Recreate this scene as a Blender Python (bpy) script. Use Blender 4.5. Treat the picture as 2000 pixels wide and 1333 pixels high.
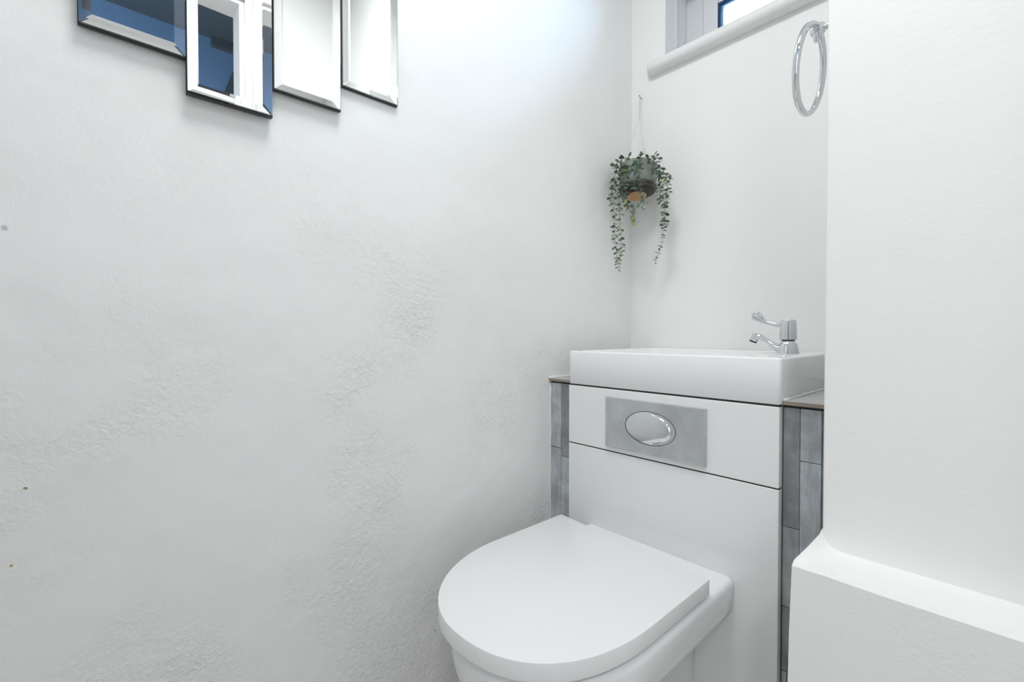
import bpy, bmesh, math, random
from mathutils import Vector, Matrix, noise
random.seed(7)
for o in list(bpy.data.objects): bpy.data.objects.remove(o, do_unlink=True)
C = bpy.context.scene.collection
H = 0.88          # eye height above the floor

# ---------------------------------------------------------------- camera
cam_data = bpy.data.cameras.new('camera'); cam = bpy.data.objects.new('camera', cam_data); C.objects.link(cam)
cam_data.sensor_width = 36.0; cam_data.lens = 36.0*889.0/2000.0
cam_data.clip_start = 0.01; cam_data.clip_end = 100
cam.location = (0, 0, H)
cam.rotation_euler = (math.radians(90-0.87), 0, math.radians(47.8))
bpy.context.scene.camera = cam

# ---------------------------------------------------------------- world (overcast sky through the small window)
w = bpy.data.worlds.new('sky'); bpy.context.scene.world = w; w.use_nodes = True
bg = w.node_tree.nodes['Background']; bg.inputs[0].default_value = (0.45, 0.70, 1.0, 1); bg.inputs[1].default_value = 85.0

# ---------------------------------------------------------------- room lamp and added hall fill lights
def area(name, loc, rot, size, power, color, size_y=None, spread=math.pi):
    d = bpy.data.lights.new(name, 'AREA'); d.energy = power; d.color = color; d.size = size; d.spread = spread
    if size_y: d.shape = 'RECTANGLE'; d.size_y = size_y
    else: d.shape = 'DISK'
    o = bpy.data.objects.new(name, d); o.location = loc; o.rotation_euler = rot; C.objects.link(o); return o
LAMP_XY = (-0.38, 0.28)
area('room_lamp_light', (LAMP_XY[0], LAMP_XY[1], 2.315), (0, 0, 0), 0.43, 10.9, (0.975, 0.985, 0.985))
area('hall_fill_light', (0.72, -0.52, 2.33), (0, 0, 0), 0.28, 9.5, (1.0, 0.98, 0.96))  # unseen fill added to brighten the blue hall wall
area('hall_side_fill', (0.80, -1.17, 1.15), (math.radians(90), 0, math.radians(14)), 0.70, 8.4, (0.98, 0.985, 1.0), size_y=1.7)  # added side fill through the doorway, no opening in the wall behind it

vs = bpy.context.scene.view_settings
vs.view_transform = 'Standard'; vs.look = 'None'; vs.exposure = -0.20; vs.gamma = 1.0; vs.use_curve_mapping = False

# ---------------------------------------------------------------- materials
def mat(name, color, rough=0.5, metal=0.0, spec=0.5, coat=0.0):
    m = bpy.data.materials.new(name); m.use_nodes = True
    b = m.node_tree.nodes['Principled BSDF']
    b.inputs['Base Color'].default_value = (*color, 1); b.inputs['Roughness'].default_value = rough
    b.inputs['Metallic'].default_value = metal; b.inputs['Specular IOR Level'].default_value = spec
    if coat: b.inputs['Coat Weight'].default_value = coat; b.inputs['Coat Roughness'].default_value = 0.05
    return m
def N(m, t, **kw):
    n = m.node_tree.nodes.new(t)
    for k, v in kw.items():
        if k in n.inputs: n.inputs[k].default_value = v
        else: setattr(n, k, v)
    return n
def L(m, a, b): m.node_tree.links.new(a, b)
def BS(m): return m.node_tree.nodes['Principled BSDF']
def math_node(m, op, a, b=None, clamp=False):
    n = N(m, 'ShaderNodeMath', operation=op); n.use_clamp = clamp
    for i, v in enumerate((a, b)):
        if v is None: continue
        if isinstance(v, (int, float)): n.inputs[i].default_value = v
        else: L(m, v, n.inputs[i])
    return n.outputs[0]
def ramp(m, fac, stops):
    r = N(m, 'ShaderNodeValToRGB'); L(m, fac, r.inputs[0]); e = r.color_ramp.elements
    while len(e) < len(stops): e.new(0.5)
    for i, (p, c) in enumerate(stops):
        e[i].position = p; e[i].color = (*c, 1) if len(c) == 3 else c
    return r.outputs[0]
def mixc(m, fac, a, b):
    n = N(m, 'ShaderNodeMix', data_type='RGBA')
    L(m, fac, n.inputs[0])
    for i, v in ((6, a), (7, b)):
        if isinstance(v, tuple): n.inputs[i].default_value = (*v, 1)
        else: L(m, v, n.inputs[i])
    return n.outputs[2]
def geo_pos(m):
    return N(m, 'ShaderNodeTexCoord').outputs['Object']
def noise_tex(m, vec, scale, detail=4, rough=0.55, dist=0.0, stretch=None):
    if stretch:
        mp = N(m, 'ShaderNodeMapping'); mp.inputs['Scale'].default_value = stretch; L(m, vec, mp.inputs[0]); vec = mp.outputs[0]
    n = N(m, 'ShaderNodeTexNoise'); n.inputs['Scale'].default_value = scale; n.inputs['Detail'].default_value = detail
    n.inputs['Roughness'].default_value = rough; n.inputs['Distortion'].default_value = dist
    L(m, vec, n.inputs['Vector']); return n.outputs[0]

def plaster(name, color, rough_amt=1.0, marks=(), fine=1.0, low_rough=False, paper=False):
    """Old painted plaster: trowel ripples in patches, little craters, faint uneven paint."""
    m = mat(name, color, 0.62, spec=0.3); P = geo_pos(m)
    patch = ramp(m, noise_tex(m, P, 3.2, 4, 0.6), [(0.46, (0, 0, 0)), (0.68, (1, 1, 1))])
    if low_rough:                                                # the patched, rougher plaster is on the lower half of the wall
        sx = N(m, 'ShaderNodeSeparateXYZ'); L(m, P, sx.inputs[0])
        mr = N(m, 'ShaderNodeMapRange'); mr.inputs[1].default_value = H+0.30; mr.inputs[2].default_value = H-0.05; mr.inputs[3].default_value = 0.05; mr.inputs[4].default_value = 1.0
        L(m, sx.outputs[2], mr.inputs[0]); patch = math_node(m, 'MULTIPLY', patch, mr.outputs[0])
    ripple = noise_tex(m, P, 95, 5, 0.62, 0.5)
    grain = noise_tex(m, P, 150, 4, 0.6, 0.3)
    swell = noise_tex(m, P, 5, 3)
    h = math_node(m, 'MULTIPLY', math_node(m, 'SUBTRACT', ripple, 0.5), math_node(m, 'ADD', math_node(m, 'MULTIPLY', patch, 0.0062*rough_amt), 0.0003*rough_amt))
    h = math_node(m, 'ADD', h, math_node(m, 'MULTIPLY', grain, 0.00027*fine))
    h = math_node(m, 'ADD', h, math_node(m, 'MULTIPLY', swell, 0.010*rough_amt))
    blob = N(m, 'ShaderNodeTexVoronoi'); blob.inputs['Scale'].default_value = 7.0; L(m, P, blob.inputs['Vector'])
    bl = ramp(m, blob.outputs['Distance'], [(0.0, (1, 1, 1)), (0.035, (0, 0, 0))])
    h = math_node(m, 'ADD', h, math_node(m, 'MULTIPLY', bl, 0.0008*rough_amt))
    if paper:                                                    # embossed dots of an old wallpaper showing through in places
        vd = N(m, 'ShaderNodeTexVoronoi'); vd.inputs['Scale'].default_value = 78.0; vd.inputs['Randomness'].default_value = 0.12; L(m, P, vd.inputs['Vector'])
        pm = ramp(m, noise_tex(m, P, 4.5, 2), [(0.50, (0, 0, 0)), (0.62, (1, 1, 1))])
        h = math_node(m, 'ADD', h, math_node(m, 'MULTIPLY', math_node(m, 'MULTIPLY', vd.outputs['Distance'], pm), -0.00018))
    bump = N(m, 'ShaderNodeBump'); bump.inputs['Distance'].default_value = 1.0; bump.inputs['Strength'].default_value = 0.8
    L(m, h, bump.inputs['Height']); L(m, bump.outputs[0], BS(m).inputs['Normal'])
    tone = noise_tex(m, P, 1.6, 4)
    c2 = tuple(x*y for x, y in zip(color, (0.97, 0.968, 0.955)))
    col = mixc(m, ramp(m, tone, [(0.35, (0, 0, 0)), (0.7, (1, 1, 1))]), color, c2)
    for (pt, r, c) in marks:                                     # small stains with a shape of their own
        d = N(m, 'ShaderNodeVectorMath', operation='DISTANCE'); d.inputs[1].default_value = pt
        wob = N(m, 'ShaderNodeVectorMath', operation='ADD'); nz = N(m, 'ShaderNodeTexNoise'); nz.inputs['Scale'].default_value = 160
        L(m, P, nz.inputs['Vector']); sc = N(m, 'ShaderNodeVectorMath', operation='SCALE'); sc.inputs['Scale'].default_value = r*1.6
        sub = N(m, 'ShaderNodeVectorMath', operation='SUBTRACT'); sub.inputs[1].default_value = (0.5, 0.5, 0.5)
        L(m, nz.outputs['Color'], sub.inputs[0]); L(m, sub.outputs[0], sc.inputs[0])
        L(m, P, wob.inputs[0]); L(m, sc.outputs[0], wob.inputs[1]); L(m, wob.outputs[0], d.inputs[0])
        f = ramp(m, math_node(m, 'DIVIDE', d.outputs['Value'], r), [(0.6, (1, 1, 1)), (1.0, (0, 0, 0))])
        col = mixc(m, f, col, c)
    L(m, col, BS(m).inputs['Base Color'])
    return m

WHITE = (0.915, 0.925, 0.92)
m_wall_left = plaster('painted_plaster_rough', WHITE, 1.0, low_rough=True, marks=[
    ((-0.862, -0.073, H-0.201), 0.0022, (0.42, 0.30, 0.10)), ((-0.862, -0.0865, H-0.298), 0.0022, (0.50, 0.38, 0.14)),
    ((-0.862, -0.088, H+0.135), 0.0035, (0.60, 0.60, 0.62)), ((-0.862, 0.5485, H-0.662), 0.003, (0.45, 0.43, 0.38))])
m_wall = plaster('painted_plaster_smooth', WHITE, 0.08, fine=0.4)
m_nib = plaster('painted_plaster_old_paper', WHITE, 0.16, fine=1.2, paper=True)
m_ledge = plaster('painted_plaster_ledge', WHITE, 0.16, fine=1.0)
m_gloss_paint = mat('white_gloss_paint', (0.86, 0.86, 0.86), 0.28)
m_sill = mat('white_sill_paint', (0.84, 0.84, 0.84), 0.4)
m_ceramic = mat('white_ceramic', (0.90, 0.905, 0.915), 0.12, spec=0.5)
m_seat = mat('white_seat_plastic', (0.87, 0.87, 0.88), 0.32)
m_panel = mat('white_gloss_board', (0.86, 0.87, 0.875), 0.12)
m_board_edge = mat('grey_board_edge', (0.50, 0.50, 0.50), 0.35)
m_dark = mat('painted_gap_shade', (0.02, 0.02, 0.02), 0.7)  # near-black colour standing in for the shade inside narrow gaps
m_chrome = mat('chrome', (0.74, 0.76, 0.79), 0.05, 1.0)
m_black = mat('black_edge', (0.010, 0.010, 0.012), 0.35)
m_glass_edge = mat('bright_glass_edge', (0.88, 0.9, 0.9), 0.05, 1.0)
m_upvc = mat('white_upvc', (0.80, 0.81, 0.83), 0.25)
m_gasket = mat('navy_gasket', (0.004, 0.03, 0.10), 0.4)
m_caulk = mat('white_caulk', (0.80, 0.79, 0.76), 0.5)
m_cord = mat('white_cord', (0.72, 0.70, 0.68), 0.8)
m_nail = mat('steel_nail', (0.25, 0.25, 0.25), 0.4, 0.8)
m_cork = mat('cork', (0.62, 0.36, 0.17), 0.85)
m_soil = mat('dark_moss', (0.05, 0.06, 0.035), 0.95)
m_clear = mat('clear_glass', (1, 1, 1), 0.0)
BS(m_clear).inputs['Transmission Weight'].default_value = 1.0; BS(m_clear).inputs['IOR'].default_value = 1.5
m_mirror = mat('mirror_silver', (0.93, 0.95, 0.95), 0.0, 1.0)
m_hall_blue = mat('blue_hall_paint', (0.24, 0.45, 0.80), 0.6)
m_hall_dark = mat('painted_hall_shade', (0.12, 0.16, 0.20), 0.7)  # shade on the hall ceiling put into the colour, boxing shares it
m_added_dark = mat('added_dark_blue', (0.05, 0.10, 0.22), 0.5)  # dark tone of the slab added for chrome reflections
m_floor = mat('grey_floor_vinyl', (0.42, 0.41, 0.39), 0.4)
m_diffuser = mat('lamp_diffuser', (0.9, 0.9, 0.9), 0.4)
BS(m_diffuser).inputs['Emission Color'].default_value = (1, 0.98, 0.95, 1); BS(m_diffuser).inputs['Emission Strength'].default_value = 3.0

P = geo_pos(m_cork)
L(m_cork, ramp(m_cork, noise_tex(m_cork, P, 500, 3), [(0.35, (0.45, 0.24, 0.10)), (0.6, (0.68, 0.40, 0.20))]), BS(m_cork).inputs['Base Color'])
P = geo_pos(m_floor)
L(m_floor, ramp(m_floor, noise_tex(m_floor, P, 6, 5), [(0.3, (0.60, 0.59, 0.57)), (0.7, (0.70, 0.69, 0.67))]), BS(m_floor).inputs['Base Color'])

m_glass = bpy.data.materials.new('window_glass'); m_glass.use_nodes = True
nt = m_glass.node_tree; nt.nodes.clear()
out = nt.nodes.new('ShaderNodeOutputMaterial'); tr = nt.nodes.new('ShaderNodeBsdfTransparent'); gl = nt.nodes.new('ShaderNodeBsdfGlossy')
fr = nt.nodes.new('ShaderNodeFresnel'); mx = nt.nodes.new('ShaderNodeMixShader'); gl.inputs['Roughness'].default_value = 0.02
nt.links.new(fr.outputs[0], mx.inputs[0]); nt.links.new(tr.outputs[0], mx.inputs[1]); nt.links.new(gl.outputs[0], mx.inputs[2]); nt.links.new(mx.outputs[0], out.inputs[0])

# brushed flush plate: cloudy satin metal
m_satin = mat('satin_chrome', (0.48, 0.50, 0.51), 0.32, 1.0)
P = geo_pos(m_satin)
L(m_satin, ramp(m_satin, noise_tex(m_satin, P, 14, 5, 0.6, 0.6), [(0.3, (0.54, 0.56, 0.57)), (0.7, (0.68, 0.70, 0.71))]), BS(m_satin).inputs['Base Color'])
L(m_satin, ramp(m_satin, noise_tex(m_satin, P, 30, 4), [(0.3, (0.26, 0.26, 0.26)), (0.7, (0.42, 0.42, 0.42))]), BS(m_satin).inputs['Roughness'])

def wood_tile(name, base, var=0.25):
    m = mat(name, base, 0.45); P = geo_pos(m)
    g = noise_tex(m, P, 30, 6, 0.65, 0.4, stretch=(3.0, 3.0, 0.35))
    s = noise_tex(m, P, 16, 4, 0.6)
    lo = tuple(c*(1-var) for c in base); hi = tuple(min(1, c*(1+var)) for c in base)
    col = mixc(m, ramp(m, s, [(0.35, (0, 0, 0)), (0.65, (1, 1, 1))]), lo, hi)
    col2 = mixc(m, ramp(m, g, [(0.36, (0.55, 0.55, 0.55)), (0.52, (0, 0, 0))]), col, tuple(c*0.62 for c in base))
    L(m, col2, BS(m).inputs['Base Color'])
    b = N(m, 'ShaderNodeBump'); b.inputs['Distance'].default_value = 0.0006; b.inputs['Strength'].default_value = 0.6
    L(m, g, b.inputs['Height']); L(m, b.outputs[0], BS(m).inputs['Normal']); return m
m_tile_light = wood_tile('grey_tile_light', (0.48, 0.52, 0.545))
m_tile_mid = wood_tile('grey_tile_mid', (0.39, 0.41, 0.42))
m_tile_dark = wood_tile('grey_tile_dark', (0.28, 0.29, 0.30))
m_tile_top = wood_tile('grey_tile_top', (0.50, 0.51, 0.51), 0.15)
m_tile_edge = mat('biscuit_tile_edge', (0.30, 0.25, 0.21), 0.7)

def leaf_mat(name, c1, c2):
    m = mat(name, c1, 0.6); P = geo_pos(m)
    L(m, ramp(m, noise_tex(m, P, 55, 3), [(0.35, c1), (0.65, c2)]), BS(m).inputs['Base Color'])
    BS(m).inputs['Subsurface Weight'].default_value = 0.0
    return m
m_leaf = leaf_mat('eucalyptus_leaf', (0.12, 0.185, 0.135), (0.31, 0.41, 0.34))
m_leaf_dark = leaf_mat('eucalyptus_leaf_dark', (0.055, 0.085, 0.055), (0.15, 0.205, 0.15))
m_leaf_yellow = leaf_mat('eucalyptus_leaf_yellow', (0.28, 0.32, 0.08), (0.42, 0.45, 0.18))
m_stem = mat('vine_stem', (0.16, 0.22, 0.14), 0.7)

m_pot = mat('grey_green_pot', (0.22, 0.245, 0.21), 0.3)
P = geo_pos(m_pot)
L(m_pot, ramp(m_pot, noise_tex(m_pot, P, 40, 4), [(0.3, (0.17, 0.195, 0.165)), (0.7, (0.26, 0.285, 0.25))]), BS(m_pot).inputs['Base Color'])
m_pot_lip = mat('smoky_pot_lip', (0.10, 0.095, 0.085), 0.18, 0.4)
m_pot_base = mat('charcoal_pot_base', (0.035, 0.035, 0.035), 0.55)

# ---------------------------------------------------------------- mesh helpers
def link(name, me, material, parent=None, smooth=False):
    o = bpy.data.objects.new(name, me); C.objects.link(o)
    for mm in (material if isinstance(material, (list, tuple)) else [material]): me.materials.append(mm)
    if parent: o.parent = parent
    if smooth:
        for p in me.polygons: p.use_smooth = True
    return o
def obj(name, bm, material, parent=None, smooth=False, bevel=0, seg=2, angle=35):
    bmesh.ops.recalc_face_normals(bm, faces=bm.faces)
    me = bpy.data.meshes.new(name); bm.to_mesh(me); bm.free()
    o = link(name, me, material, parent, smooth)
    if smooth and angle:
        me.set_sharp_from_angle(angle=math.radians(angle))
    if bevel:
        md = o.modifiers.new('bevel', 'BEVEL'); md.width = bevel; md.segments = seg; md.limit_method = 'ANGLE'; md.angle_limit = math.radians(30)
        md.harden_normals = False
        for p in me.polygons: p.use_smooth = True
        me.set_sharp_from_angle(angle=math.radians(30))
        wn = o.modifiers.new('wn', 'WEIGHTED_NORMAL'); wn.keep_sharp = False
    return o
def box(bm, x0, x1, y0, y1, z0, z1):
    v = [bm.verts.new((x, y, z)) for z in (z0, z1) for y in (y0, y1) for x in (x0, x1)]
    for f in ((0, 1, 3, 2), (4, 6, 7, 5), (0, 4, 5, 1), (2, 3, 7, 6), (0, 2, 6, 4), (1, 5, 7, 3)):
        bm.faces.new([v[i] for i in f])
    return v
def boxo(name, dims, material, parent=None, **kw):
    bm = bmesh.new(); box(bm, *dims); return obj(name, bm, material, parent, **kw)
def loft(bm, rings, cap0=True, cap1=True, closed=True):
    R = [[bm.verts.new(p) for p in r] for r in rings]
    n = len(R[0])
    for a, b in zip(R, R[1:]):
        for i in range(n if closed else n-1):
            j = (i+1) % n
            bm.faces.new((a[i], a[j], b[j], b[i]))
    if cap0: bm.faces.new(R[0][::-1])
    if cap1: bm.faces.new(R[-1])
    return R
def frame_at(t, up=Vector((0, 0, 1))):
    t = t.normalized()
    if abs(t.dot(up)) > 0.95: up = Vector((0, 1, 0))
    a = t.cross(up).normalized(); b = a.cross(t).normalized(); return a, b
def catmull(pts, k=6):
    P = [Vector(p) for p in pts]; P = [2*P[0]-P[1]] + P + [2*P[-1]-P[-2]]; out = []
    for i in range(1, len(P)-2):
        for s in range(k):
            t = s/k; p0, p1, p2, p3 = P[i-1:i+3]
            out.append(0.5*((2*p1)+(p2-p0)*t+(2*p0-5*p1+4*p2-p3)*t*t+(3*p1-p0-3*p2+p3)*t**3))
    out.append(P[-2]); return out
def tube(bm, pts, rad, n=10, cap=True, flat=None, up=Vector((0, 0, 1))):
    rings = []
    for i, p in enumerate(pts):
        t = (pts[min(i+1, len(pts)-1)] - pts[max(i-1, 0)])
        a, b = frame_at(t, up); r = rad[i] if isinstance(rad, (list, tuple)) else rad
        f = (flat[i] if isinstance(flat, (list, tuple)) else flat) if flat is not None else 1.0
        rings.append([p + a*math.cos(2*math.pi*k/n)*r + b*math.sin(2*math.pi*k/n)*r*f for k in range(n)])
    loft(bm, rings, cap, cap)
def lathe(bm, prof, n=48, M=Matrix(), cap0=False, cap1=False):
    rings = [[M @ Vector((r*math.cos(2*math.pi*k/n), r*math.sin(2*math.pi*k/n), z)) for k in range(n)] for r, z in prof]
    loft(bm, rings, cap0, cap1)
def empty(name, loc, label, cat, group=None):
    o = bpy.data.objects.new(name, None); o.empty_display_size = 0.05; o.location = loc; C.objects.link(o)
    tag(o, label, cat, group); return o
def tag(o, label, cat, group=None):
    o['label'] = label; o['category'] = cat
    if group: o['group'] = group
    return o
def structure(o, label=None):
    o['kind'] = 'structure'
    if label: o['label'] = label
    return o
def reparent(o, p):
    o.parent = p; o.matrix_parent_inverse = Matrix.Translation(-p.location)

# ================================================================ THE ROOM
XL, YB, XR, YR = -0.862, 1.319, 0.25, -0.75         # left wall, back wall, right wall, rear wall
ZC = H + 1.50                                        # ceiling
XN, YN = -0.19, 0.80                                 # corner of the boxed-in return wall
structure(boxo('floor', (XL-0.1, 1.3, -1.3, 1.7, -0.05, 0.0), m_floor), 'grey vinyl floor')
structure(boxo('ceiling', (XL-0.1, XR+0.1, YR-0.1, YB+0.2, ZC, ZC+0.05), m_wall), 'white painted ceiling')
structure(boxo('wall_left', (XL-0.1, XL, YR-0.1, YB+0.2, 0, ZC), m_wall_left), 'long white roughly plastered wall left of the toilet')
structure(boxo('wall_rear', (XL, XR, YR-0.1, YR, 0, ZC), m_wall), 'white wall behind the viewer')
# back wall with the small high window opening
WX0, WX1, WZ0, WZ1 = -0.742, -0.24, H+0.845, H+1.13
bm = bmesh.new()
box(bm, XL, XN+0.02, YB, YB+0.2, 0, WZ0); box(bm, XL, XN+0.02, YB, YB+0.2, WZ1, ZC)
box(bm, XL, WX0, YB, YB+0.2, WZ0, WZ1); box(bm, WX1, XN+0.02, YB, YB+0.2, WZ0, WZ1)
structure(obj('wall_back', bm, m_wall), 'smooth white wall behind the basin')
# return wall: front face towards the viewer, left face closes the alcove; soft plaster arris
bm = bmesh.new(); box(bm, XN, XR, YN, YB, 0, ZC)
structure(obj('wall_return', bm, m_nib, bevel=0.004, seg=3), 'white papered return wall right of the basin')
# ledge at the foot of the return wall, its left end swept up into the corner
bm = bmesh.new()
YF = 0.723; zt = H-0.3218
def ledge_x(z):   # left end leans out a little towards the floor
    return -0.2067 - 0.009*min(1, max(0, (zt-z)/0.24))
xs = [(-0.188, 0.0), (-0.170, 0.0), (-0.10, 0), (0.0, 0), (0.12, 0), (0.25, 0)]
prof_n = 5
rows = []
cols = [0.0, 0.35, 1.0]
X = [-0.1905, -0.188, -0.1855, -0.183, -0.180, -0.176, -0.171, -0.165, -0.157, -0.145, -0.11, -0.06, 0.0, 0.1, 0.2, 0.25]
for i, x in enumerate(X):
    s_ = min(1.0, i/8.0); lift = 0.026*(1-s_)**2.4
    wob = 0.0012*math.sin(i*1.1)*s_
    xt_front = (-0.2067*(1-s_) + x*s_) if i < 8 else x; xt_front = min(xt_front, x)
    xb = x
    r = [Vector((xb, YN+0.004, zt+lift+0.004)), Vector((xb*0.93+xt_front*0.07, YN-0.008, zt+lift*0.86+0.0008)),
         Vector((xb*0.5+xt_front*0.5, (YN+YF)/2, zt+lift*0.45+wob*0.4)),
         Vector((xt_front, YF+0.006, zt+0.0005+wob*0.5)), Vector((xt_front-(0.001 if i == 0 else 0), YF, zt-0.006+wob*0.5))]
    for z in (0.10, 0.24, 0.40, H-0.3218):
        xx = xt_front - 0.009*min(1, z/0.24)*(1-s_)
        r.append(Vector((xx, YF, max(0.0, zt-z))))
    rows.append([bm.verts.new(p) for p in r])
for a, b in zip(rows, rows[1:]):
    for j in range(len(a)-1): bm.faces.new((a[j], b[j], b[j+1], a[j+1]))
# left end, back and bottom closed
back_l = bm.verts.new((-0.1905, YN+0.004, 0.0)); back_r = bm.verts.new((0.25, YN+0.004, 0.0))
bm.faces.new(rows[0] + [back_l]); bm.faces.new(rows[-1][::-1] + [back_r])
bm.faces.new([r[0] for r in rows][::-1] + [back_l, back_r]); bm.faces.new([r[-1] for r in rows] + [back_r, back_l])
structure(obj('trim_1', bm, m_ledge, smooth=True, angle=42), 'white plastered ledge along the foot of the return wall')

# right wall with a doorway (met only in the mirrors)
DY0, DY1, DZ = -0.42, 0.415, H+1.24
bm = bmesh.new()
box(bm, XR, XR+0.1, -1.28, DY0, 0, H+1.575); box(bm, XR, XR+0.1, DY1, 1.68, 0, H+1.575); box(bm, XR, XR+0.1, DY0, DY1, DZ, H+1.575)
structure(obj('wall_right', bm, m_wall), 'white wall with the doorway')
d2 = structure(empty('added_dark_panel', (0.13, YR, 0), 'dark blue slab added for reflections in the chrome', 'door')); del d2['category']  # unseen slab added so the tap and ring reflect a dark stripe
reparent(boxo('added_dark_slab', (0.03, 0.245, YR, YR+0.03, 0.0, 2.0), m_added_dark, bevel=0.003), d2)
d1 = structure(empty('door_1', (XR, 0, 0), 'white painted doorway frame', 'door')); del d1['category']
bm = bmesh.new()
for y0, y1, z0, z1 in ((DY1-0.004, DY1+0.075, 0, DZ+0.075), (DY0-0.075, DY0+0.004, 0, DZ+0.075), (DY0+0.004, DY1-0.004, DZ-0.004, DZ+0.075)):
    box(bm, XR-0.016, XR, y0, y1, z0, z1); 
for y0, y1, z0, z1 in ((DY1+0.02, DY1+0.06, 0, DZ+0.03), (DY0-0.06, DY0-0.02, 0, DZ+0.03), (DY0+0.004, DY1-0.004, DZ+0.02, DZ+0.06)):
    box(bm, XR-0.024, XR-0.016, y0, y1, z0, z1)
reparent(obj('architrave', bm, m_gloss_paint, bevel=0.003), d1)
bm = bmesh.new()
box(bm, XR, XR+0.1, DY1-0.02, DY1, 0, DZ); box(bm, XR, XR+0.1, DY0, DY0+0.02, 0, DZ); box(bm, XR, XR+0.1, DY0+0.02, DY1-0.02, DZ-0.02, DZ)
reparent(obj('door_lining', bm, m_gloss_paint), d1)
# hall beyond
XH = 1.2; ZH = H+1.575
bm = bmesh.new(); box(bm, XH, XH+0.08, -1.2, 1.6, H+1.02, ZH)
structure(obj('wall_hall', bm, m_hall_blue), 'blue hall wall seen in the mirrors')
structure(boxo('trim_2', (XH-0.01, XH+0.08, -1.2, 1.6, 0.0, H+1.02), m_gloss_paint), 'white lower hall wall added for the mirror bevels')  # added white area for the mirror bevels to reflect
structure(boxo('wall_hall_near', (XR+0.1, XH, -1.28, -1.2, 0, ZH), m_wall))
structure(boxo('wall_hall_far', (XR+0.1, XH, 1.6, 1.68, 0, ZH), m_wall))
structure(boxo('ceiling_hall', (XR+0.0, XH+0.08, -1.28, 1.68, ZH, ZH+0.05), m_hall_dark))
structure(boxo('trim_3', (XH-0.03, XH, 0.455, 0.548, ZH-0.046, ZH), m_hall_dark), 'dark boxing under the hall ceiling')
bm = bmesh.new(); loft(bm, [[Vector((x, y, z+H)) for y, z in ((0.603, 1.575), (0.505, 1.285), (0.470, 1.02), (0.95, 1.02), (0.95, 1.575))] for x in (XH-0.02, XH)])
structure(obj('trim_4', bm, m_hall_dark), 'dark slanting board on the hall wall')

# ---------------------------------------------------------------- window_1
win = structure(empty('window_1', ((WX0+WX1)/2, 1.45, WZ0), 'small high white framed window above the sill', 'window')); del win['category']
def ring_frame(bm, x0, x1, z0, z1, wdt, y0, y1, wb=None, wt=None):
    wb = wdt if wb is None else wb; wt = wdt if wt is None else wt
    box(bm, x0, x0+wdt, y0, y1, z0, z1); box(bm, x1-wdt, x1, y0, y1, z0, z1)
    box(bm, x0+wdt, x1-wdt, y0, y1, z0, z0+wb); box(bm, x0+wdt, x1-wdt, y0, y1, z1-wt, z1)
zf0 = H+0.862; zf1 = WZ1
bm = bmesh.new(); ring_frame(bm, WX0, WX1, zf0, zf1, 0.058, 1.452, 1.515, 0.03, 0.05)
reparent(obj('window_frame', bm, m_upvc, bevel=0.003), win)
bm = bmesh.new(); ring_frame(bm, WX0+0.060, WX1-0.060, zf0+0.028, zf1-0.048, 0.048, 1.444, 1.50, 0.042, 0.046)
sash = obj('sash', bm, m_upvc, bevel=0.004); reparent(sash, win)
sx0, sx1, sz0, sz1 = WX0+0.108, WX1-0.108, zf0+0.070, zf1-0.094
bm = bmesh.new(); ring_frame(bm, sx0-0.001, sx1+0.001, sz0-0.001, sz1+0.001, 0.0085, 1.446, 1.462)
reparent(obj('gasket', bm, m_gasket), win)
m_pane_glow = mat('painted_blue_glow', (0.25, 0.52, 0.85), 0.3)  # pale glow at the pane edge, put into the colour of a strip
bm = bmesh.new(); ring_frame(bm, sx0+0.0085, sx1-0.0085, sz0+0.0085, sz1-0.0085, 0.006, 1.452, 1.464)
reparent(obj('pane_glow_strip', bm, m_pane_glow), win)
reparent(boxo('glass_pane', (sx0, sx1, 1.466, 1.470, sz0, sz1), m_glass), win)
bm = bmesh.new(); box(bm, WX0, WX0+0.004, 1.380, 1.402, H+0.862, WZ1)
reparent(obj('reveal_bead', bm, m_upvc), win)
# sill: round-nosed board with a short horn left of the opening
bm = bmesh.new()
sp = []
for k in range(9):
    a = math.pi/2 + math.pi*k/8; sp.append((1.305+0.020*math.cos(a), H+0.842+0.020*math.sin(a)))
sp = [(1.45, H+0.862)] + sp + [(1.45, H+0.822)]
loft(bm, [[Vector((x, (y if y > 1.31 or True else y), z)) for y, z in sp] for x in (WX0, XN)], True, True)
sp2 = [(min(y, 1.319), z) for y, z in sp]
loft(bm, [[Vector((WX0-0.052*s, 1.319-(1.319-y)*f, H+0.842+(z-H-0.842)*(0.55+0.45*f))) for y, z in sp2] for s, f in ((0, 1), (0.7, 1.0), (0.9, 0.85), (1.0, 0.55))], True, True)
reparent(obj('window_sill', bm, m_sill, smooth=True, angle=50), win)

# ---------------------------------------------------------------- tiled boxing behind the basin unit
bx = structure(boxo('wall_boxing', (XL, XN, 0.938, YB, 0, H-0.131), m_board_edge), 'grey wood-look tiled boxing behind the basin unit')
def tile(x0, x1, z0, z1, m, y=0.927, seed=0):
    o = boxo('tile', (x0, x1, y, 0.938, z0, z1), m, bevel=0.0008, seg=1); o.parent = bx; return o
zt0 = H-0.1335
tile(XL, -0.8245, H-0.31, zt0, m_tile_light); tile(XL, -0.8245, 0, H-0.3115, m_tile_light, 0.9272)
tile(-0.8235, -0.784, H-0.331, zt0, m_tile_dark); tile(-0.8235, -0.784, 0, H-0.332, m_tile_light)
tile(-0.2822, -0.2553, H-0.352, zt0, m_tile_dark); tile(-0.2822, -0.2553, H-0.500, H-0.353, m_tile_mid); tile(-0.2822, -0.2553, H-0.62, H-0.501, m_tile_dark); tile(-0.2822, -0.2553, 0, H-0.621, m_tile_mid)
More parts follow.
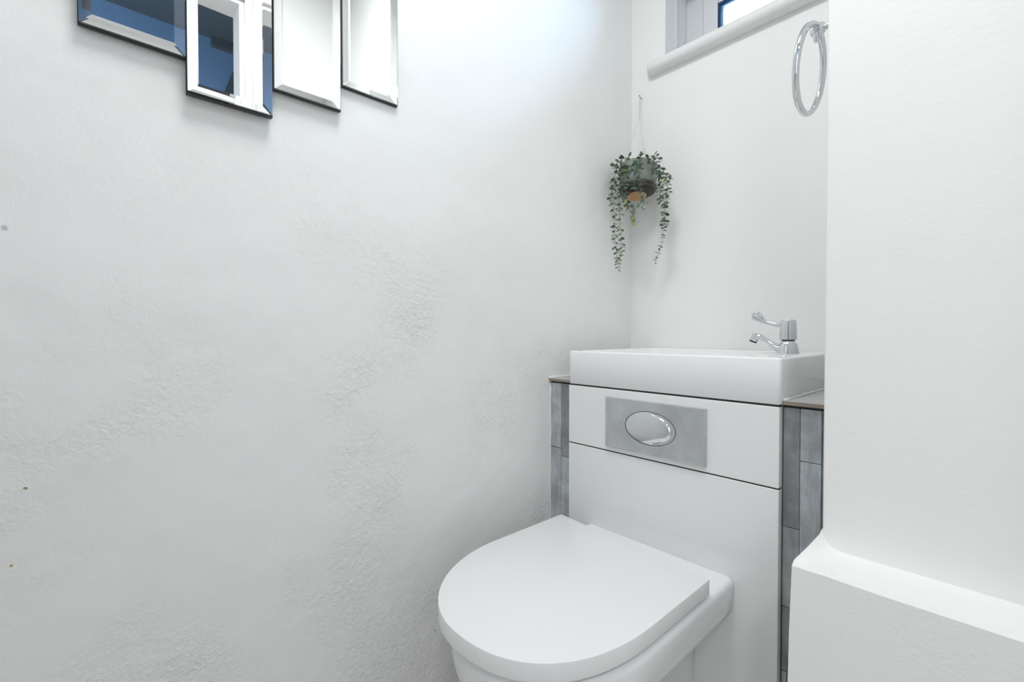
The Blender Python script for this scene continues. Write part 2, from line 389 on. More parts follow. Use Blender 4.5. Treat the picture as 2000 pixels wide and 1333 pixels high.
tile(-0.2548, -0.2225, H-0.227, zt0, m_tile_light); tile(-0.2548, -0.2225, H-0.60, H-0.228, m_tile_light, 0.9268); tile(-0.2548, -0.2225, 0, H-0.601, m_tile_mid)
boxo('tile', (-0.2222, XN, 0.931, 0.938, 0, zt0), m_tile_dark).parent = bx  # dark strip standing in for the shaded gap beside the return wall
bm = bmesh.new(); box(bm, XL, -0.783, 0.919, YB, H-0.1285, H-0.1215); box(bm, -0.2812, XN, 0.919, YB, H-0.1285, H-0.1215)
t = obj('top_tile', bm, [m_tile_edge, m_tile_top]); t.parent = bx
for p in t.data.polygons:
    if p.normal.z > 0.5: p.material_index = 1
boxo('gap_shade_strip', (XL, XN, 0.929, 0.938, H-0.1335, H-0.1285), m_dark).parent = bx  # dark strip standing in for the shade under the top tile
bm = bmesh.new()                                       # uneven bead of sealant along the basin and the wall
pts = [Vector((-0.2795+0.0006*math.sin(i*1.7), 0.921+i*0.0198, H-0.1205)) for i in range(21)]
tube(bm, pts, [0.0032+0.0007*math.sin(i*2.3) for i in range(21)], 8)
pts = [Vector((XL+0.001, 0.921+i*0.0198, H-0.1205)) for i in range(21)]
tube(bm, pts, [0.0035+0.0006*math.sin(i*1.9) for i in range(21)], 8)
pts = [Vector((XL+0.0008+0.0006*math.sin(i*1.3), 0.9255, 0.01+i*0.0245)) for i in range(31)]
tube(bm, pts, [0.0022+0.0005*math.sin(i*2.9) for i in range(31)], 6)
o = obj('sealant', bm, m_caulk, smooth=True, angle=0); o.parent = bx

# ================================================================ BASIN
bm = bmesh.new()
def rrect(x0, x1, y0, y1, z, r, n=6):
    out = []
    for cx, cy, a0 in ((x1-r, y1-r, 0), (x0+r, y1-r, 90), (x0+r, y0+r, 180), (x1-r, y0+r, 270)):
        for k in range(n+1):
            a = math.radians(a0+90*k/n); out.append(Vector((cx+r*math.cos(a), cy+r*math.sin(a), z)))
    return out
bx0, bx1, by0, by1, bz0, bz1 = -0.7820, -0.2815, 0.9096, YB-0.001, H-0.1285, H-0.0435
rings = [rrect(bx0+0.001, bx1-0.001, by0+0.001, by1-0.001, bz0, 0.007), rrect(bx0, bx1, by0, by1, bz0+0.001, 0.008), rrect(bx0, bx1, by0, by1, bz1-0.004, 0.008),
         rrect(bx0+0.0008, bx1-0.0008, by0+0.0008, by1-0.0008, bz1-0.0015, 0.008), rrect(bx0+0.003, bx1-0.003, by0+0.003, by1-0.003, bz1, 0.007)]
ix0, ix1, iy0, iy1 = bx0+0.014, -0.395, by0+0.014, by1-0.03
rings += [rrect(ix0, ix1, iy0, iy1, bz1, 0.03), rrect(ix0+0.002, ix1-0.002, iy0+0.002, iy1-0.002, bz1-0.003, 0.029), rrect(ix0+0.02, ix1-0.05, iy0+0.015, iy1-0.015, bz1-0.055, 0.04), rrect(ix0+0.05, ix1-0.09, iy0+0.04, iy1-0.04, bz1-0.068, 0.05)]
loft(bm, rings, True, True)
basin = obj('basin', bm, m_ceramic, smooth=True, angle=50)
tag(basin, 'white rectangular ceramic basin with a flat deck on top of the flush unit', 'basin')
bm = bmesh.new(); lathe(bm, [(0.0, 0.004), (0.018, 0.004), (0.022, 0.001), (0.022, -0.003)], 32, Matrix.Translation((-0.60, 1.11, bz1-0.066)), False, True)
obj('drain', bm, m_chrome, basin, smooth=True)
bm = bmesh.new(); tube(bm, [Vector((-0.330, by0+0.03, bz1+0.0003)), Vector((-0.289, by0+0.055, bz1+0.0003))], 0.0006, 6)
obj('deck_groove', bm, m_caulk, basin)

# ================================================================ FLUSH UNIT (white boards under the basin)
unit = empty('flush_unit', (-0.5325, 0.92, 0), 'white glossy cabinet boards with a flush plate below the basin', 'cabinet')
reparent(boxo('upper_panel', (-0.7815, -0.2832, 0.9096, 0.926, H-0.2812, H-0.1325), m_panel, bevel=0.0018, seg=3), unit)
reparent(boxo('lower_panel', (-0.7815, -0.2832, 0.9096, 0.926, 0.0, H-0.2838), m_panel, bevel=0.0018, seg=3), unit)
reparent(boxo('carcass', (-0.7800, -0.2834, 0.926, 0.9375, 0.0, H-0.1295), m_board_edge), unit)
reparent(boxo('gap_shade_strip', (-0.7795, -0.2842, 0.9115, 0.9255, H-0.2839, H-0.2811), m_dark), unit)  # dark fillers give the joints between the boards their shade
reparent(boxo('gap_shade_strip', (-0.7795, -0.2842, 0.9115, 0.9255, H-0.1326, H-0.1286), m_dark), unit)
plate = boxo('flush_plate', (-0.6590, -0.4155, 0.9010, 0.9096, H-0.2695, H-0.1510), m_satin, bevel=0.0016, seg=2); plate['label'] = 'satin metal flush plate'
reparent(plate, unit)
bm = bmesh.new(); cx, cz, rx, rz = -0.5405, H-0.2095, 0.0615, 0.0365; na, nr = 128, 36
grid = []
for j in range(nr+1):
    f = (1-(1-j/nr)**1.6) if j else 0.0
    row = []
    for k in range(na):
        a = 2*math.pi*k/na; u = f*math.cos(a); v = f*math.sin(a); x = cx+rx*u; z = cz+rz*v
        h = 0.0085*math.sqrt(max(0, 1-0.90*(u*u+v*v))) - 0.0026
        q = ((x-(cx-0.0065))/(rx*0.885))**2 + ((z-cz)/(rz*0.86))**2
        if x > cx-0.002: 
            s = min(1, max(0, (q-1.0)/0.10)); s2 = min(1, max(0, (x-cx)/0.012)); h -= 0.0022*s*s2
        if j == nr: h = -0.0015
        row.append(bm.verts.new((x, 0.9010-h, z)))
    grid.append(row)
c0 = bm.verts.new((cx, 0.9010-0.0059, cz))
for k in range(na): bm.faces.new((c0, grid[1][k], grid[1][(k+1) % na]))
for j in range(1, nr):
    for k in range(na): bm.faces.new((grid[j][k], grid[j+1][k], grid[j+1][(k+1) % na], grid[j][(k+1) % na]))
for v in grid[0]: bm.verts.remove(v)
btn = obj('flush_button', bm, m_chrome, smooth=True, angle=0); btn['label'] = 'oval polished chrome flush button'
btn.parent = plate; btn.matrix_parent_inverse = Matrix.Translation(-unit.location)
btn.matrix_parent_inverse = Matrix.Identity(4)
bm = bmesh.new(); ring = [Vector((cx+(rx+0.0006)*math.cos(2*math.pi*k/96), 0.9008, cz+(rz+0.0006)*math.sin(2*math.pi*k/96))) for k in range(97)]
tube(bm, ring, 0.0006, 6, False); r_ = obj('button_gap_shade', bm, m_dark); r_.parent = plate  # dark ring standing in for the shade around the button

# ================================================================ TOILET
toilet = empty('toilet', (-0.54, 0.70, 0), 'white back to wall toilet with its D shaped lid closed', 'toilet')
def dshape(xl, xr, yb_l, yb_r, y0, yf, nl, nr_, z, n=40, inset=0.0, cr=0.006):
    """outline from the back left corner, along the front, to the back right corner"""
    xc = (xl+xr)/2; xl += inset; xr -= inset; yf += inset; out = []
    out += [Vector((xl+cr, yb_l, z)), Vector((xl+cr*0.3, yb_l-cr*0.3, z)), Vector((xl, yb_l-cr, z))]
    for k in range(1, 7): out.append(Vector((xl, yb_l-cr+(y0-yb_l+cr)*k/7, z)))
    for k in range(n+1):
        a = math.pi/2*k/n; u, v = math.cos(a)**(2/nl), math.sin(a)**(2/nl)
        out.append(Vector((xc-(xc-xl)*u, y0-(y0-yf)*v, z)))
    for k in range(1, n+1):
        a = math.pi/2*(1-k/n); u, v = math.cos(a)**(2/nr_), math.sin(a)**(2/nr_)
        out.append(Vector((xc+(xr-xc)*u, y0-(y0-yf)*v, z)))
    for k in range(1, 7): out.append(Vector((xr, y0+(yb_r-cr-y0)*k/7, z)))
    out += [Vector((xr, yb_r-cr, z)), Vector((xr-cr*0.3, yb_r-cr*0.3, z)), Vector((xr-cr, yb_r, z))]
    return out
def sstep(a, b, x):
    t = min(1, max(0, (x-a)/(b-a))); return t*t*(3-2*t)
LID = dict(xl=-0.7425, xr=-0.363, yb_l=0.836, yb_r=0.812, y0=0.625, yf=0.387, nl=2.0, nr_=2.4)
def lid_ring(z, inset, back=0.0, cr=0.003):
    d = dict(LID); d['yb_l'] -= back; d['yb_r'] -= back
    return dshape(z=z, inset=inset, cr=cr, **d)
bm = bmesh.new()
loft(bm, [lid_ring(H-0.4700, 0.0015, 0.001), lid_ring(H-0.4690, 0.0003), lid_ring(H-0.4440, 0.0), lid_ring(H-0.4426, 0.0006, 0.0005), lid_ring(H-0.4420, 0.0020, 0.002)])
reparent(obj('toilet_lid', bm, m_seat, smooth=True, angle=40), toilet)
bm = bmesh.new(); loft(bm, [lid_ring(H-0.4757, 0.007, 0.01), lid_ring(H-0.4705, 0.007, 0.01)])
reparent(obj('toilet_seat', bm, m_seat, smooth=True, angle=40), toilet)
PAN = dict(xl=-0.7185, xr=-0.360, yb_l=0.9094, yb_r=0.9094, y0=0.635, yf=0.400, nl=2.0, nr_=2.35)
PED = dict(xl=-0.645, xr=-0.438, yb_l=0.9094, yb_r=0.9094, y0=0.66, yf=0.47, nl=2.2, nr_=2.2)
def pan_ring(z, inset, k=0.0, kf=0.0):
    A = dshape(z=z, inset=inset, cr=0.004, **PAN); B = dshape(z=z, inset=0.0, cr=0.004, **PED); out = []
    for a, b in zip(A, B):
        wy = sstep(0.44, 0.62, a.y); t = k*wy + kf*(1-wy); p = a.lerp(b, t)
        out.append(Vector((p.x, p.y, z)))
    return out
bm = bmesh.new()
rr = [pan_ring(H-0.476, 0.013), pan_ring(H-0.4765, 0.008), pan_ring(H-0.4785, 0.004), pan_ring(H-0.483, 0.0012), pan_ring(H-0.489, 0.0)]
rr += [pan_ring(H-0.515, 0.001, 0.0, 0.0), pan_ring(H-0.535, 0.003, 0.0, 0.02), pan_ring(H-0.546, 0.006, 0.0, 0.03), pan_ring(H-0.553, 0.012, 0.02, 0.04), pan_ring(H-0.557, 0.020, 0.08, 0.05),
       pan_ring(H-0.560, 0.022, 0.5, 0.06), pan_ring(H-0.563, 0.022, 0.94, 0.07), pan_ring(H-0.569, 0.022, 1.0, 0.09), pan_ring(H-0.60, 0.02, 1.0, 0.2), pan_ring(H-0.65, 0.02, 1.0, 0.5), pan_ring(H-0.70, 0.02, 1.0, 0.8),
       pan_ring(H-0.76, 0.02, 1.0, 0.97), pan_ring(0.0, 0.02, 1.0, 1.0)]
loft(bm, rr)
reparent(obj('toilet_pan', bm, m_ceramic, smooth=True, angle=60), toilet)

# ================================================================ TAP
TX, TY, TZ = -0.3360, 1.13, H-0.0435
tap = empty('basin_tap', (TX, TY, TZ), 'chrome lever tap standing on the right end of the basin deck', 'tap')
bm = bmesh.new()
def ell(cx, cy, rx_, ry_, z, n=32): return [Vector((cx+rx_*math.cos(2*math.pi*k/n), cy+ry_*math.sin(2*math.pi*k/n), z)) for k in range(n)]
loft(bm, [ell(TX, TY, 0.0220, 0.0220, TZ), ell(TX, TY, 0.0222, 0.0222, TZ+0.0022), ell(TX, TY, 0.0214, 0.0212, TZ+0.0060), ell(TX, TY, 0.0204, 0.0200, TZ+0.012),
          ell(TX, TY, 0.0188, 0.0185, TZ+0.019), ell(TX, TY, 0.0160, 0.0160, TZ+0.025), ell(TX, TY, 0.0130, 0.0130, TZ+0.0280), ell(TX, TY, 0.0125, 0.0125, TZ+0.0292)])
reparent(obj('tap_body', bm, m_chrome, smooth=True, angle=50), tap)
bm = bmesh.new(); loft(bm, [ell(TX, TY, 0.0132, 0.0132, TZ+0.0285), ell(TX, TY, 0.0132, 0.0132, TZ+0.0322)])
reparent(obj('neck_seal', bm, m_black), tap)
bm = bmesh.new()                                        # hand-wheel: eight soft flats, slightly tapering up
def head_ring(r, z, n=64):
    out = []
    for k in range(n):
        a = 2*math.pi*k/n; s = 1-0.012*abs(math.sin(4*(a+0.2))); out.append(Vector((TX+r*s*math.cos(a), TY+r*s*math.sin(a), z)))
    return out
loft(bm, [head_ring(0.0150, TZ+0.0315), head_ring(0.0176, TZ+0.0312), head_ring(0.0178, TZ+0.0330), head_ring(0.0166, TZ+0.066), head_ring(0.0160, TZ+0.0715), head_ring(0.0145, TZ+0.0743), head_ring(0.0100, TZ+0.0757)])
reparent(obj('tap_head', bm, m_chrome, smooth=True, angle=40), tap)
bm = bmesh.new()                                        # lever: round stub, flattening into an upturned paddle
lp = catmull([(TX-0.010, TY, TZ+0.0625), (TX-0.020, TY, TZ+0.0640), (TX-0.034, TY-0.001, TZ+0.0675), (TX-0.046, TY-0.002, TZ+0.0715), (TX-0.056, TY-0.003, TZ+0.0775), (TX-0.066, TY-0.004, TZ+0.0855), (TX-0.0735, TY-0.005, TZ+0.0900)], 6)
nL = len(lp); rad = []; fl = []
for i in range(nL):
    t_ = i/(nL-1)
    r0 = 0.0060-0.0012*sstep(0, 0.3, t_)+0.0006*sstep(0.45, 0.78, t_)
    r0 *= math.sqrt(max(0.02, 1-sstep(0.86, 1.0, t_)**1.5*0.98)); rad.append(r0)
    fl.append(1.0+1.15*sstep(0.45, 0.80, t_))
tube(bm, lp, rad, 16, True, fl)
reparent(obj('tap_lever', bm, m_chrome, smooth=True, angle=60), tap)
bm = bmesh.new()                                        # spout: wide triangular root sweeping up to the nozzle
spn = catmull([(TX-0.002, TY, TZ+0.0095), (TX-0.016, TY-0.001, TZ+0.0120), (TX-0.030, TY-0.001, TZ+0.0195), (TX-0.046, TY-0.002, TZ+0.0300), (TX-0.058, TY-0.003, TZ+0.0370), (TX-0.066, TY-0.003, TZ+0.0385)], 6)
nL = len(spn); rad = [0.0180-0.0098*sstep(0.0, 0.62, i/(nL-1)) for i in range(nL)]; fl = [0.62+0.28*sstep(0.2, 0.8, i/(nL-1)) for i in range(nL)]
tube(bm, spn, rad, 20, True, fl)
reparent(obj('spout', bm, m_chrome, smooth=True, angle=60), tap)
axis = Vector((-0.42, -0.02, -1)).normalized(); c = Vector((TX-0.0685, TY-0.003, TZ+0.0340))
bm = bmesh.new(); tube(bm, [c-axis*0.0105, c-axis*0.0095, c+axis*0.006], [0.0072, 0.0082, 0.0088], 24)
reparent(obj('nozzle', bm, m_chrome, smooth=True, angle=40), tap)
bm = bmesh.new(); tube(bm, [c+axis*0.0060, c+axis*0.0095], [0.0086, 0.0080], 24)
reparent(obj('aerator', bm, m_black, smooth=True, angle=40), tap)

# ================================================================ TOWEL RING
xr = -0.2290; ry, rzc = 0.904, H+0.4500
tr_ = empty('towel_ring', (XN, ry, rzc+0.08), 'chrome towel ring hanging at the corner of the return wall', 'towel ring')
bm = bmesh.new()
R_ = 0.0678; n1, n2 = 96, 16; rings = []
RM = Matrix.Translation((xr, ry, rzc+R_)) @ Matrix.Rotation(math.radians(8.5), 4, 'Y')
for k in range(n1+1):
    a = 2*math.pi*k/n1; ca, sa = math.cos(a), math.sin(a)
    rings.append([RM @ Vector((0.0054*math.sin(2*math.pi*j/n2), (R_+0.0054*math.cos(2*math.pi*j/n2))*ca, (R_+0.0054*math.cos(2*math.pi*j/n2))*sa-R_)) for j in range(n2)])
loft(bm, rings, False, False); bmesh.ops.remove_doubles(bm, verts=bm.verts, dist=1e-6)
reparent(obj('ring', bm, m_chrome, smooth=True, angle=0), tr_)
bm = bmesh.new(); py_, pz_ = ry+0.004, rzc+R_-0.0015
tube(bm, [Vector((XN, py_, pz_)), Vector((xr+0.012, py_, pz_)), Vector((xr+0.006, py_, pz_-0.001))], [0.0052, 0.0052, 0.006], 20)
reparent(obj('post', bm, m_chrome, smooth=True, angle=50), tr_)
bm = bmesh.new(); lathe(bm, [(0.004, 0.0115), (0.0085, 0.009), (0.0105, 0.003), (0.0105, -0.003), (0.0085, -0.009), (0.004, -0.0115)], 28, Matrix.Translation((xr, py_, pz_)) @ Matrix.Rotation(math.pi/2, 4, 'Y'), True, True)
reparent(obj('collar', bm, m_chrome, smooth=True, angle=50), tr_)
bm = bmesh.new(); tube(bm, [Vector((xr-0.002, py_-0.001, pz_-0.008)), Vector((xr-0.002, py_-0.001, pz_-0.017)), Vector((xr-0.002, py_-0.001, pz_-0.0205))], [0.0048, 0.0052, 0.0030], 16)
reparent(obj('set_screw', bm, m_chrome, smooth=True, angle=50), tr_)
bm = bmesh.new(); lathe(bm, [(0.021, 0.0), (0.021, 0.004), (0.018, 0.007)], 36, Matrix.Translation((XN, py_, pz_)) @ Matrix.Rotation(-math.pi/2, 4, 'Y'), True, True)
reparent(obj('wall_plate', bm, m_chrome, smooth=True, angle=50), tr_)

# ================================================================ MIRROR: five stepped bevelled panels
mir = empty('wall_mirror', (XL, 0.16, H+0.6), 'wall mirror of stepped upright glass strips high on the left wall', 'mirror')
reparent(boxo('mounting_board', (XL, XL+0.006, -0.10, 0.42, H+0.50, H+0.86), m_black), mir)
panels = [(-0.1345, -0.0186, 0.4700, 0.90, -0.8500), (-0.0164, 0.1012, 0.4205, 0.95, -0.8450), (0.1027, 0.2198, 0.3685, 1.00, -0.8400), (0.2246, 0.3381, 0.4183, 0.95, -0.8450), (0.3443, 0.4573, 0.4690, 0.90, -0.8500)]
for y0, y1, z0, z1, xf in panels:
    z0 += H; z1 += H; b = 0.0135; dp = 0.0026
    bm = bmesh.new()
    def q(i, x): return [Vector((x, y0+i, z0+i)), Vector((x, y1-i, z0+i)), Vector((x, y1-i, z1-i)), Vector((x, y0+i, z1-i))]
    loft(bm, [q(0, xf-0.005), q(0, xf-dp), q(b, xf)])
    o = obj('mirror_panel', bm, m_clear); reparent(o, mir)
    sv = boxo('silvering', (xf-0.0064, xf-0.0054, y0, y1, z0, z1), m_mirror); sv.parent = o; sv['label'] = 'silver reflecting back'
    bk = boxo('backing', (min(xf-0.012, -0.856), xf-0.0064, y0-0.0012, y1+0.0012, z0-0.0022, z1+0.0016), m_black)
    bk.parent = o

# ================================================================ CEILING LAMP
cl = empty('ceiling_lamp', (LAMP_XY[0], LAMP_XY[1], ZC), 'round white flush ceiling lamp above the middle of the room', 'lamp')
bm = bmesh.new(); lathe(bm, [(0.23, 0.0), (0.23, -0.045), (0.222, -0.05)], 48, Matrix.Translation((LAMP_XY[0], LAMP_XY[1], ZC)), True, False)
reparent(obj('lamp_body', bm, m_gloss_paint, smooth=True), cl)
bm = bmesh.new(); lathe(bm, [(0.221, -0.050), (0.15, -0.056), (0.03, -0.058)], 48, Matrix.Translation((LAMP_XY[0], LAMP_XY[1], ZC)), True, True)
reparent(obj('lamp_diffuser', bm, m_diffuser, smooth=True), cl)
hl = empty('hall_fill_body', (0.72, -0.52, ZH), 'round white housing of the added hall fill light', 'lamp')  # added housing for the hall fill, out of sight of the mirrors
bm = bmesh.new(); lathe(bm, [(0.15, 0.0), (0.15, -0.10), (0.14, -0.11)], 36, Matrix.Translation((0.72, -0.52, ZH)), True, True)
reparent(obj('lamp_body', bm, m_gloss_paint, smooth=True), hl)
hw = structure(empty('hall_fill_frame', (0.80, -1.2, 0.5), 'tall frame around the added hall side light', 'window')); del hw['category']  # added frame on a solid wall, dressing the hall side fill
bm = bmesh.new(); ring_frame(bm, 0.42, 1.18, 0.45, 2.25, 0.035, -1.20, -1.175)
reparent(obj('window_frame', bm, m_upvc), hw)

# ================================================================ HANGING PLANTER
PC = Vector((-0.785, 1.235, H+0.478))
pl = empty('hanging_planter', PC, 'grey green pot of trailing eucalyptus hung on a cord by the wall corner', 'potted plant')
NAIL = Vector((-0.8215, 1.303, H+0.7690))
bm = bmesh.new(); tube(bm, [Vector((-0.8235, 1.3195, H+0.7655)), NAIL, NAIL+Vector((0.0006, -0.003, 0.0018))], [0.0011, 0.0011, 0.0022], 10)
nail = obj('nail', bm, m_nail, smooth=True); tag(nail, 'small steel nail in the back wall holding the planter cord', 'nail')
TILT = Matrix.Translation(PC) @ Matrix.Rotation(math.radians(-12), 4, Vector((0.80, 0.60, 0)))
RP = 0.0560; PH = 0.040
bm = bmesh.new()
lathe(bm, [(RP-0.006, PH-0.010), (RP-0.005, PH-0.001), (RP-0.002, PH), (RP, PH-0.002), (RP, -0.030), (RP-0.0008, -0.032)], 64, TILT)
pot = obj('pot', bm, m_pot, smooth=True, angle=50); reparent(pot, pl)
bm = bmesh.new(); lathe(bm, [(RP-0.001, -0.030), (RP+0.0010, -0.032), (RP+0.0012, -0.036), (RP-0.0015, -0.040), (RP-0.006, -0.042), (RP-0.010, -0.0425)], 64, TILT)
reparent(obj('pot_lip', bm, m_pot_lip, smooth=True, angle=0), pl)
bm = bmesh.new(); lathe(bm, [(RP-0.010, -0.0420), (RP-0.014, -0.0460), (0.034, -0.050), (0.032, -0.055)], 64, TILT, False, True)
reparent(obj('pot_base', bm, m_pot_base, smooth=True, angle=50), pl)
bm = bmesh.new(); lathe(bm, [(0.0280, -0.054), (0.0285, -0.0570), (0.0270, -0.0580)], 40, TILT @ Matrix.Translation((-0.003, 0, 0)), True, True)
reparent(obj('cork_disc', bm, m_cork, smooth=True, angle=40), pl)
bm = bmesh.new(); lathe(bm, [(0.002, PH-0.004), (0.030, PH-0.006), (RP-0.005, PH-0.010)], 32, TILT, True, False)
reparent(obj('soil', bm, m_soil, smooth=True), pl)
KNOT = Vector((-0.7965, 1.262, H+0.6790))
bm = bmesh.new()
tube(bm, [KNOT, KNOT.lerp(NAIL, 0.5)+Vector((0.0012, 0, 0)), NAIL+Vector((0.0005, 0, 0.0018))], 0.0009, 6)
tube(bm, [KNOT, KNOT.lerp(NAIL, 0.5)-Vector((0.0016, 0, 0)), NAIL+Vector((-0.0005, 0, 0.0018))], 0.0009, 6)
for a in (200, 330, 85):
    e = TILT @ Vector(((RP-0.003)*math.cos(math.radians(a)), (RP-0.003)*math.sin(math.radians(a)), PH-0.002))
    tube(bm, [KNOT, KNOT.lerp(e, 0.5)+Vector((0, 0, -0.001)), e], 0.0009, 6)
tube(bm, [KNOT+Vector((0, 0, 0.004)), KNOT, KNOT+Vector((0.0008, 0, -0.004))], [0.0014, 0.0026, 0.0014], 8)
reparent(obj('cord', bm, m_cord, smooth=True, angle=0), pl)

VINES = [
    [(-0.8014, 1.2000, 0.5243), (-0.8172, 1.1800, 0.5113), (-0.8232, 1.1650, 0.4720), (-0.8232, 1.1600, 0.4167), (-0.8193, 1.1600, 0.3618), (-0.8172, 1.1600, 0.3150), (-0.8115, 1.1600, 0.2600), (-0.8058, 1.1600, 0.2208), (-0.8002, 1.1600, 0.1940)],
    [(-0.7941, 1.2000, 0.5192), (-0.7990, 1.1750, 0.4913), (-0.8028, 1.1650, 0.4362), (-0.8044, 1.1650, 0.3751), (-0.8040, 1.1700, 0.3297), (-0.7983, 1.1700, 0.2826), (-0.7982, 1.1700, 0.2487), (-0.8054, 1.1700, 0.2249)],
    [(-0.7804, 1.1900, 0.5160), (-0.7781, 1.1600, 0.4746), (-0.7778, 1.1600, 0.4142), (-0.7704, 1.1650, 0.3758), (-0.7560, 1.1700, 0.3483), (-0.7525, 1.1700, 0.3236)],
    [(-0.7494, 1.1800, 0.5079), (-0.7300, 1.1550, 0.4756), (-0.7282, 1.1550, 0.4459), (-0.7247, 1.1550, 0.4129), (-0.7146, 1.1550, 0.3814), (-0.7129, 1.1550, 0.3621)],
    [(-0.7244, 1.2000, 0.5059), (-0.6995, 1.2000, 0.4902), (-0.6875, 1.2050, 0.4544), (-0.6836, 1.2100, 0.4031), (-0.6801, 1.2100, 0.3436), (-0.6795, 1.2150, 0.3149)],
    [(-0.7262, 1.2200, 0.5085), (-0.7115, 1.2350, 0.4976), (-0.6943, 1.2400, 0.4642), (-0.6875, 1.2400, 0.4177), (-0.6938, 1.2400, 0.3741), (-0.7034, 1.2400, 0.3232), (-0.7032, 1.2400, 0.2853), (-0.7130, 1.2400, 0.2519), (-0.7230, 1.2400, 0.2272), (-0.7263, 1.2400, 0.2153)],
    [(-0.7826, 1.2100, 0.5186), (-0.7996, 1.2000, 0.5394), (-0.8138, 1.1750, 0.5246), (-0.8215, 1.1650, 0.5103)],
    [(-0.7551, 1.2000, 0.5085), (-0.7552, 1.2000, 0.5237), (-0.7518, 1.2000, 0.5378)],
    [(-0.7372, 1.2100, 0.5090), (-0.7335, 1.2150, 0.5244), (-0.7230, 1.2200, 0.5287), (-0.7125, 1.2250, 0.5210)],
    [(-0.7176, 1.2000, 0.4981), (-0.6994, 1.2000, 0.4710), (-0.6827, 1.2050, 0.4458), (-0.6664, 1.2100, 0.4458)],
    [(-0.7839, 1.1900, 0.5108), (-0.7940, 1.1650, 0.4876), (-0.8088, 1.1550, 0.4631), (-0.8216, 1.1550, 0.4385), (-0.8289, 1.1550, 0.4093)],
    [(-0.7563, 1.1800, 0.5068), (-0.7436, 1.1550, 0.4822), (-0.7437, 1.1500, 0.4560), (-0.7401, 1.1500, 0.4257)],
    [(-0.7135, 1.2100, 0.4846), (-0.6997, 1.2150, 0.4524), (-0.7007, 1.2200, 0.4091), (-0.7039, 1.2200, 0.3874)],
    [(-0.7938, 1.1650, 0.4311), (-0.7811, 1.1650, 0.3932), (-0.7631, 1.1700, 0.3753), (-0.7456, 1.1750, 0.3726), (-0.7419, 1.1800, 0.3833)],
]
# style per vine: (leaf size at the root, at the tip, spacing, yellow share, dark share)
STY = [(0.0095, 0.0065, 0.0125, 0.05, 0.45), (0.0090, 0.0065, 0.0120, 0.12, 0.4), (0.0085, 0.0080, 0.0125, 0.35, 0.3), (0.0085, 0.0085, 0.0125, 0.0, 0.35),
       (0.0090, 0.0080, 0.0115, 0.05, 0.4), (0.0095, 0.0048, 0.0120, 0.04, 0.45), (0.0085, 0.0105, 0.0110, 0.1, 0.4), (0.0065, 0.0065, 0.0075, 0.0, 0.4),
       (0.0065, 0.0085, 0.0085, 0.0, 0.5), (0.0080, 0.0115, 0.0120, 0.1, 0.35), (0.0085, 0.0070, 0.0120, 0.0, 0.5), (0.0080, 0.0075, 0.0120, 0.0, 0.4),
       (0.0085, 0.0085, 0.0115, 0.0, 0.35), (0.0080, 0.0075, 0.0125, 0.1, 0.45)]
def leaf(bm, base, d, nrm, ln, wd, mi, curl):
    """cupped round leaf on a short stalk, with real thickness"""
    d = d.normalized(); side = d.cross(nrm).normalized(); up = side.cross(d).normalized()
    prof = [(0.0, 0.03), (0.12, 0.10), (0.28, 0.62), (0.45, 0.93), (0.62, 1.0), (0.78, 0.84), (0.91, 0.50), (1.0, 0.06)]
    top, bot = [], []
    for t_, w_ in prof:
        row = []; rowb = []
        for s in (-1, -0.5, 0, 0.5, 1):
            p = base + d*ln*t_ + side*wd*w_*s + up*(curl*ln*(t_*t_*-0.5) + 0.10*wd*abs(s)*w_)
            row.append(bm.verts.new(p)); rowb.append(bm.verts.new(p - up*0.00035))
        top.append(row); bot.append(rowb)
    fs = []
    for A, flip in ((top, False), (bot, True)):
        for a, b in zip(A, A[1:]):
            for i in range(4):
                q_ = (a[i], a[i+1], b[i+1], b[i]); fs.append(bm.faces.new(q_[::-1] if flip else q_))
    for i in (0, 4):
        for j in range(len(top)-1): fs.append(bm.faces.new((top[j][i], top[j+1][i], bot[j+1][i], bot[j][i])))
    for f in fs: f.material_index = mi
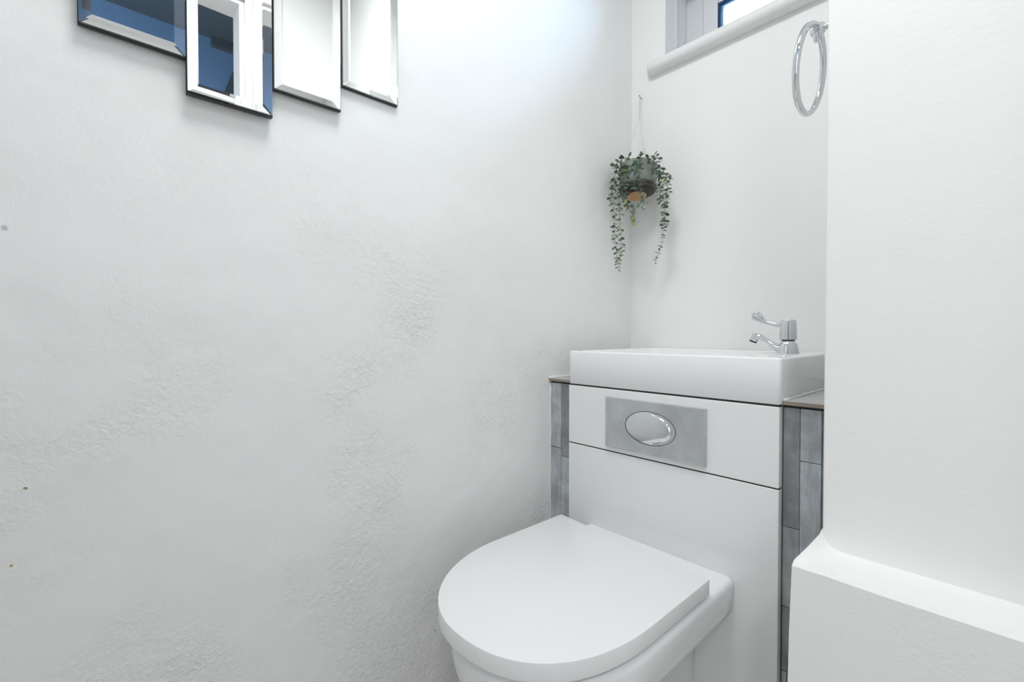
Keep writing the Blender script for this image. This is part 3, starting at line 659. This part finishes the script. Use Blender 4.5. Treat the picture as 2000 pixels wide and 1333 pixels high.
for vi, (path, (s0, s1, sp_, yl, dk)) in enumerate(zip(VINES, STY)):
    rnd = random.Random(100+vi)
    pts = catmull([Vector((x, y, z+H)) for x, y, z in path], 8)
    pts = [p + Vector((rnd.uniform(-1, 1), rnd.uniform(-1, 1), rnd.uniform(-1, 1)))*0.0006 for p in pts]
    bm = bmesh.new(); nP = len(pts)
    tube(bm, pts, [0.0009-0.00035*i/nP for i in range(nP)], 6)
    acc = 0.0; nxt = sp_*0.6; par = rnd.uniform(0, math.pi); tot = sum((b-a).length for a, b in zip(pts, pts[1:]))
    for i in range(nP-1):
        seg_ = pts[i+1]-pts[i]; acc += seg_.length
        if acc < nxt: continue
        nxt += sp_*rnd.uniform(0.75, 1.1); f = acc/tot; t_ = seg_.normalized(); a, b = frame_at(t_)
        par += math.pi/2 + rnd.uniform(-0.35, 0.35); sz = (s0+(s1-s0)*f)
        for sgn in (0, math.pi):
            an = par+sgn+rnd.uniform(-0.2, 0.2); rd = a*math.cos(an)+b*math.sin(an)
            d = (rd + t_*rnd.uniform(0.05, 0.75) + Vector((0, 0, -0.15))).normalized()
            z_ = 1.42*sz*rnd.uniform(0.75, 1.15); mi = 3 if rnd.random() < yl*(2.5 if f > 0.7 else 0.6) else (2 if rnd.random() < dk else 1)
            nr2 = (t_*-1.0 + rd*0.3 + Vector((rnd.uniform(-.4, .4), rnd.uniform(-.4, .4), rnd.uniform(-.2, .4))))
            base = pts[i+1] + rd*0.0008
            if base.x + d.x*z_*1.2 < XL+0.004: d.x = abs(d.x)*0.4
            leaf(bm, base, d, nr2, z_*1.25, z_*0.52, mi, rnd.uniform(-0.2, 0.35))
    # a terminal pair
    t_ = (pts[-1]-pts[-2]).normalized(); a, b = frame_at(t_)
    for sgn in (-1, 1): leaf(bm, pts[-1], t_*1.0 + a*0.45*sgn, b, s1*1.0, s1*0.42, 1 if vi != 2 else 3, 0.1)
    vo = obj('trailing_vine', bm, [m_stem, m_leaf, m_leaf_dark, m_leaf_yellow], smooth=True, angle=0); reparent(vo, pl)
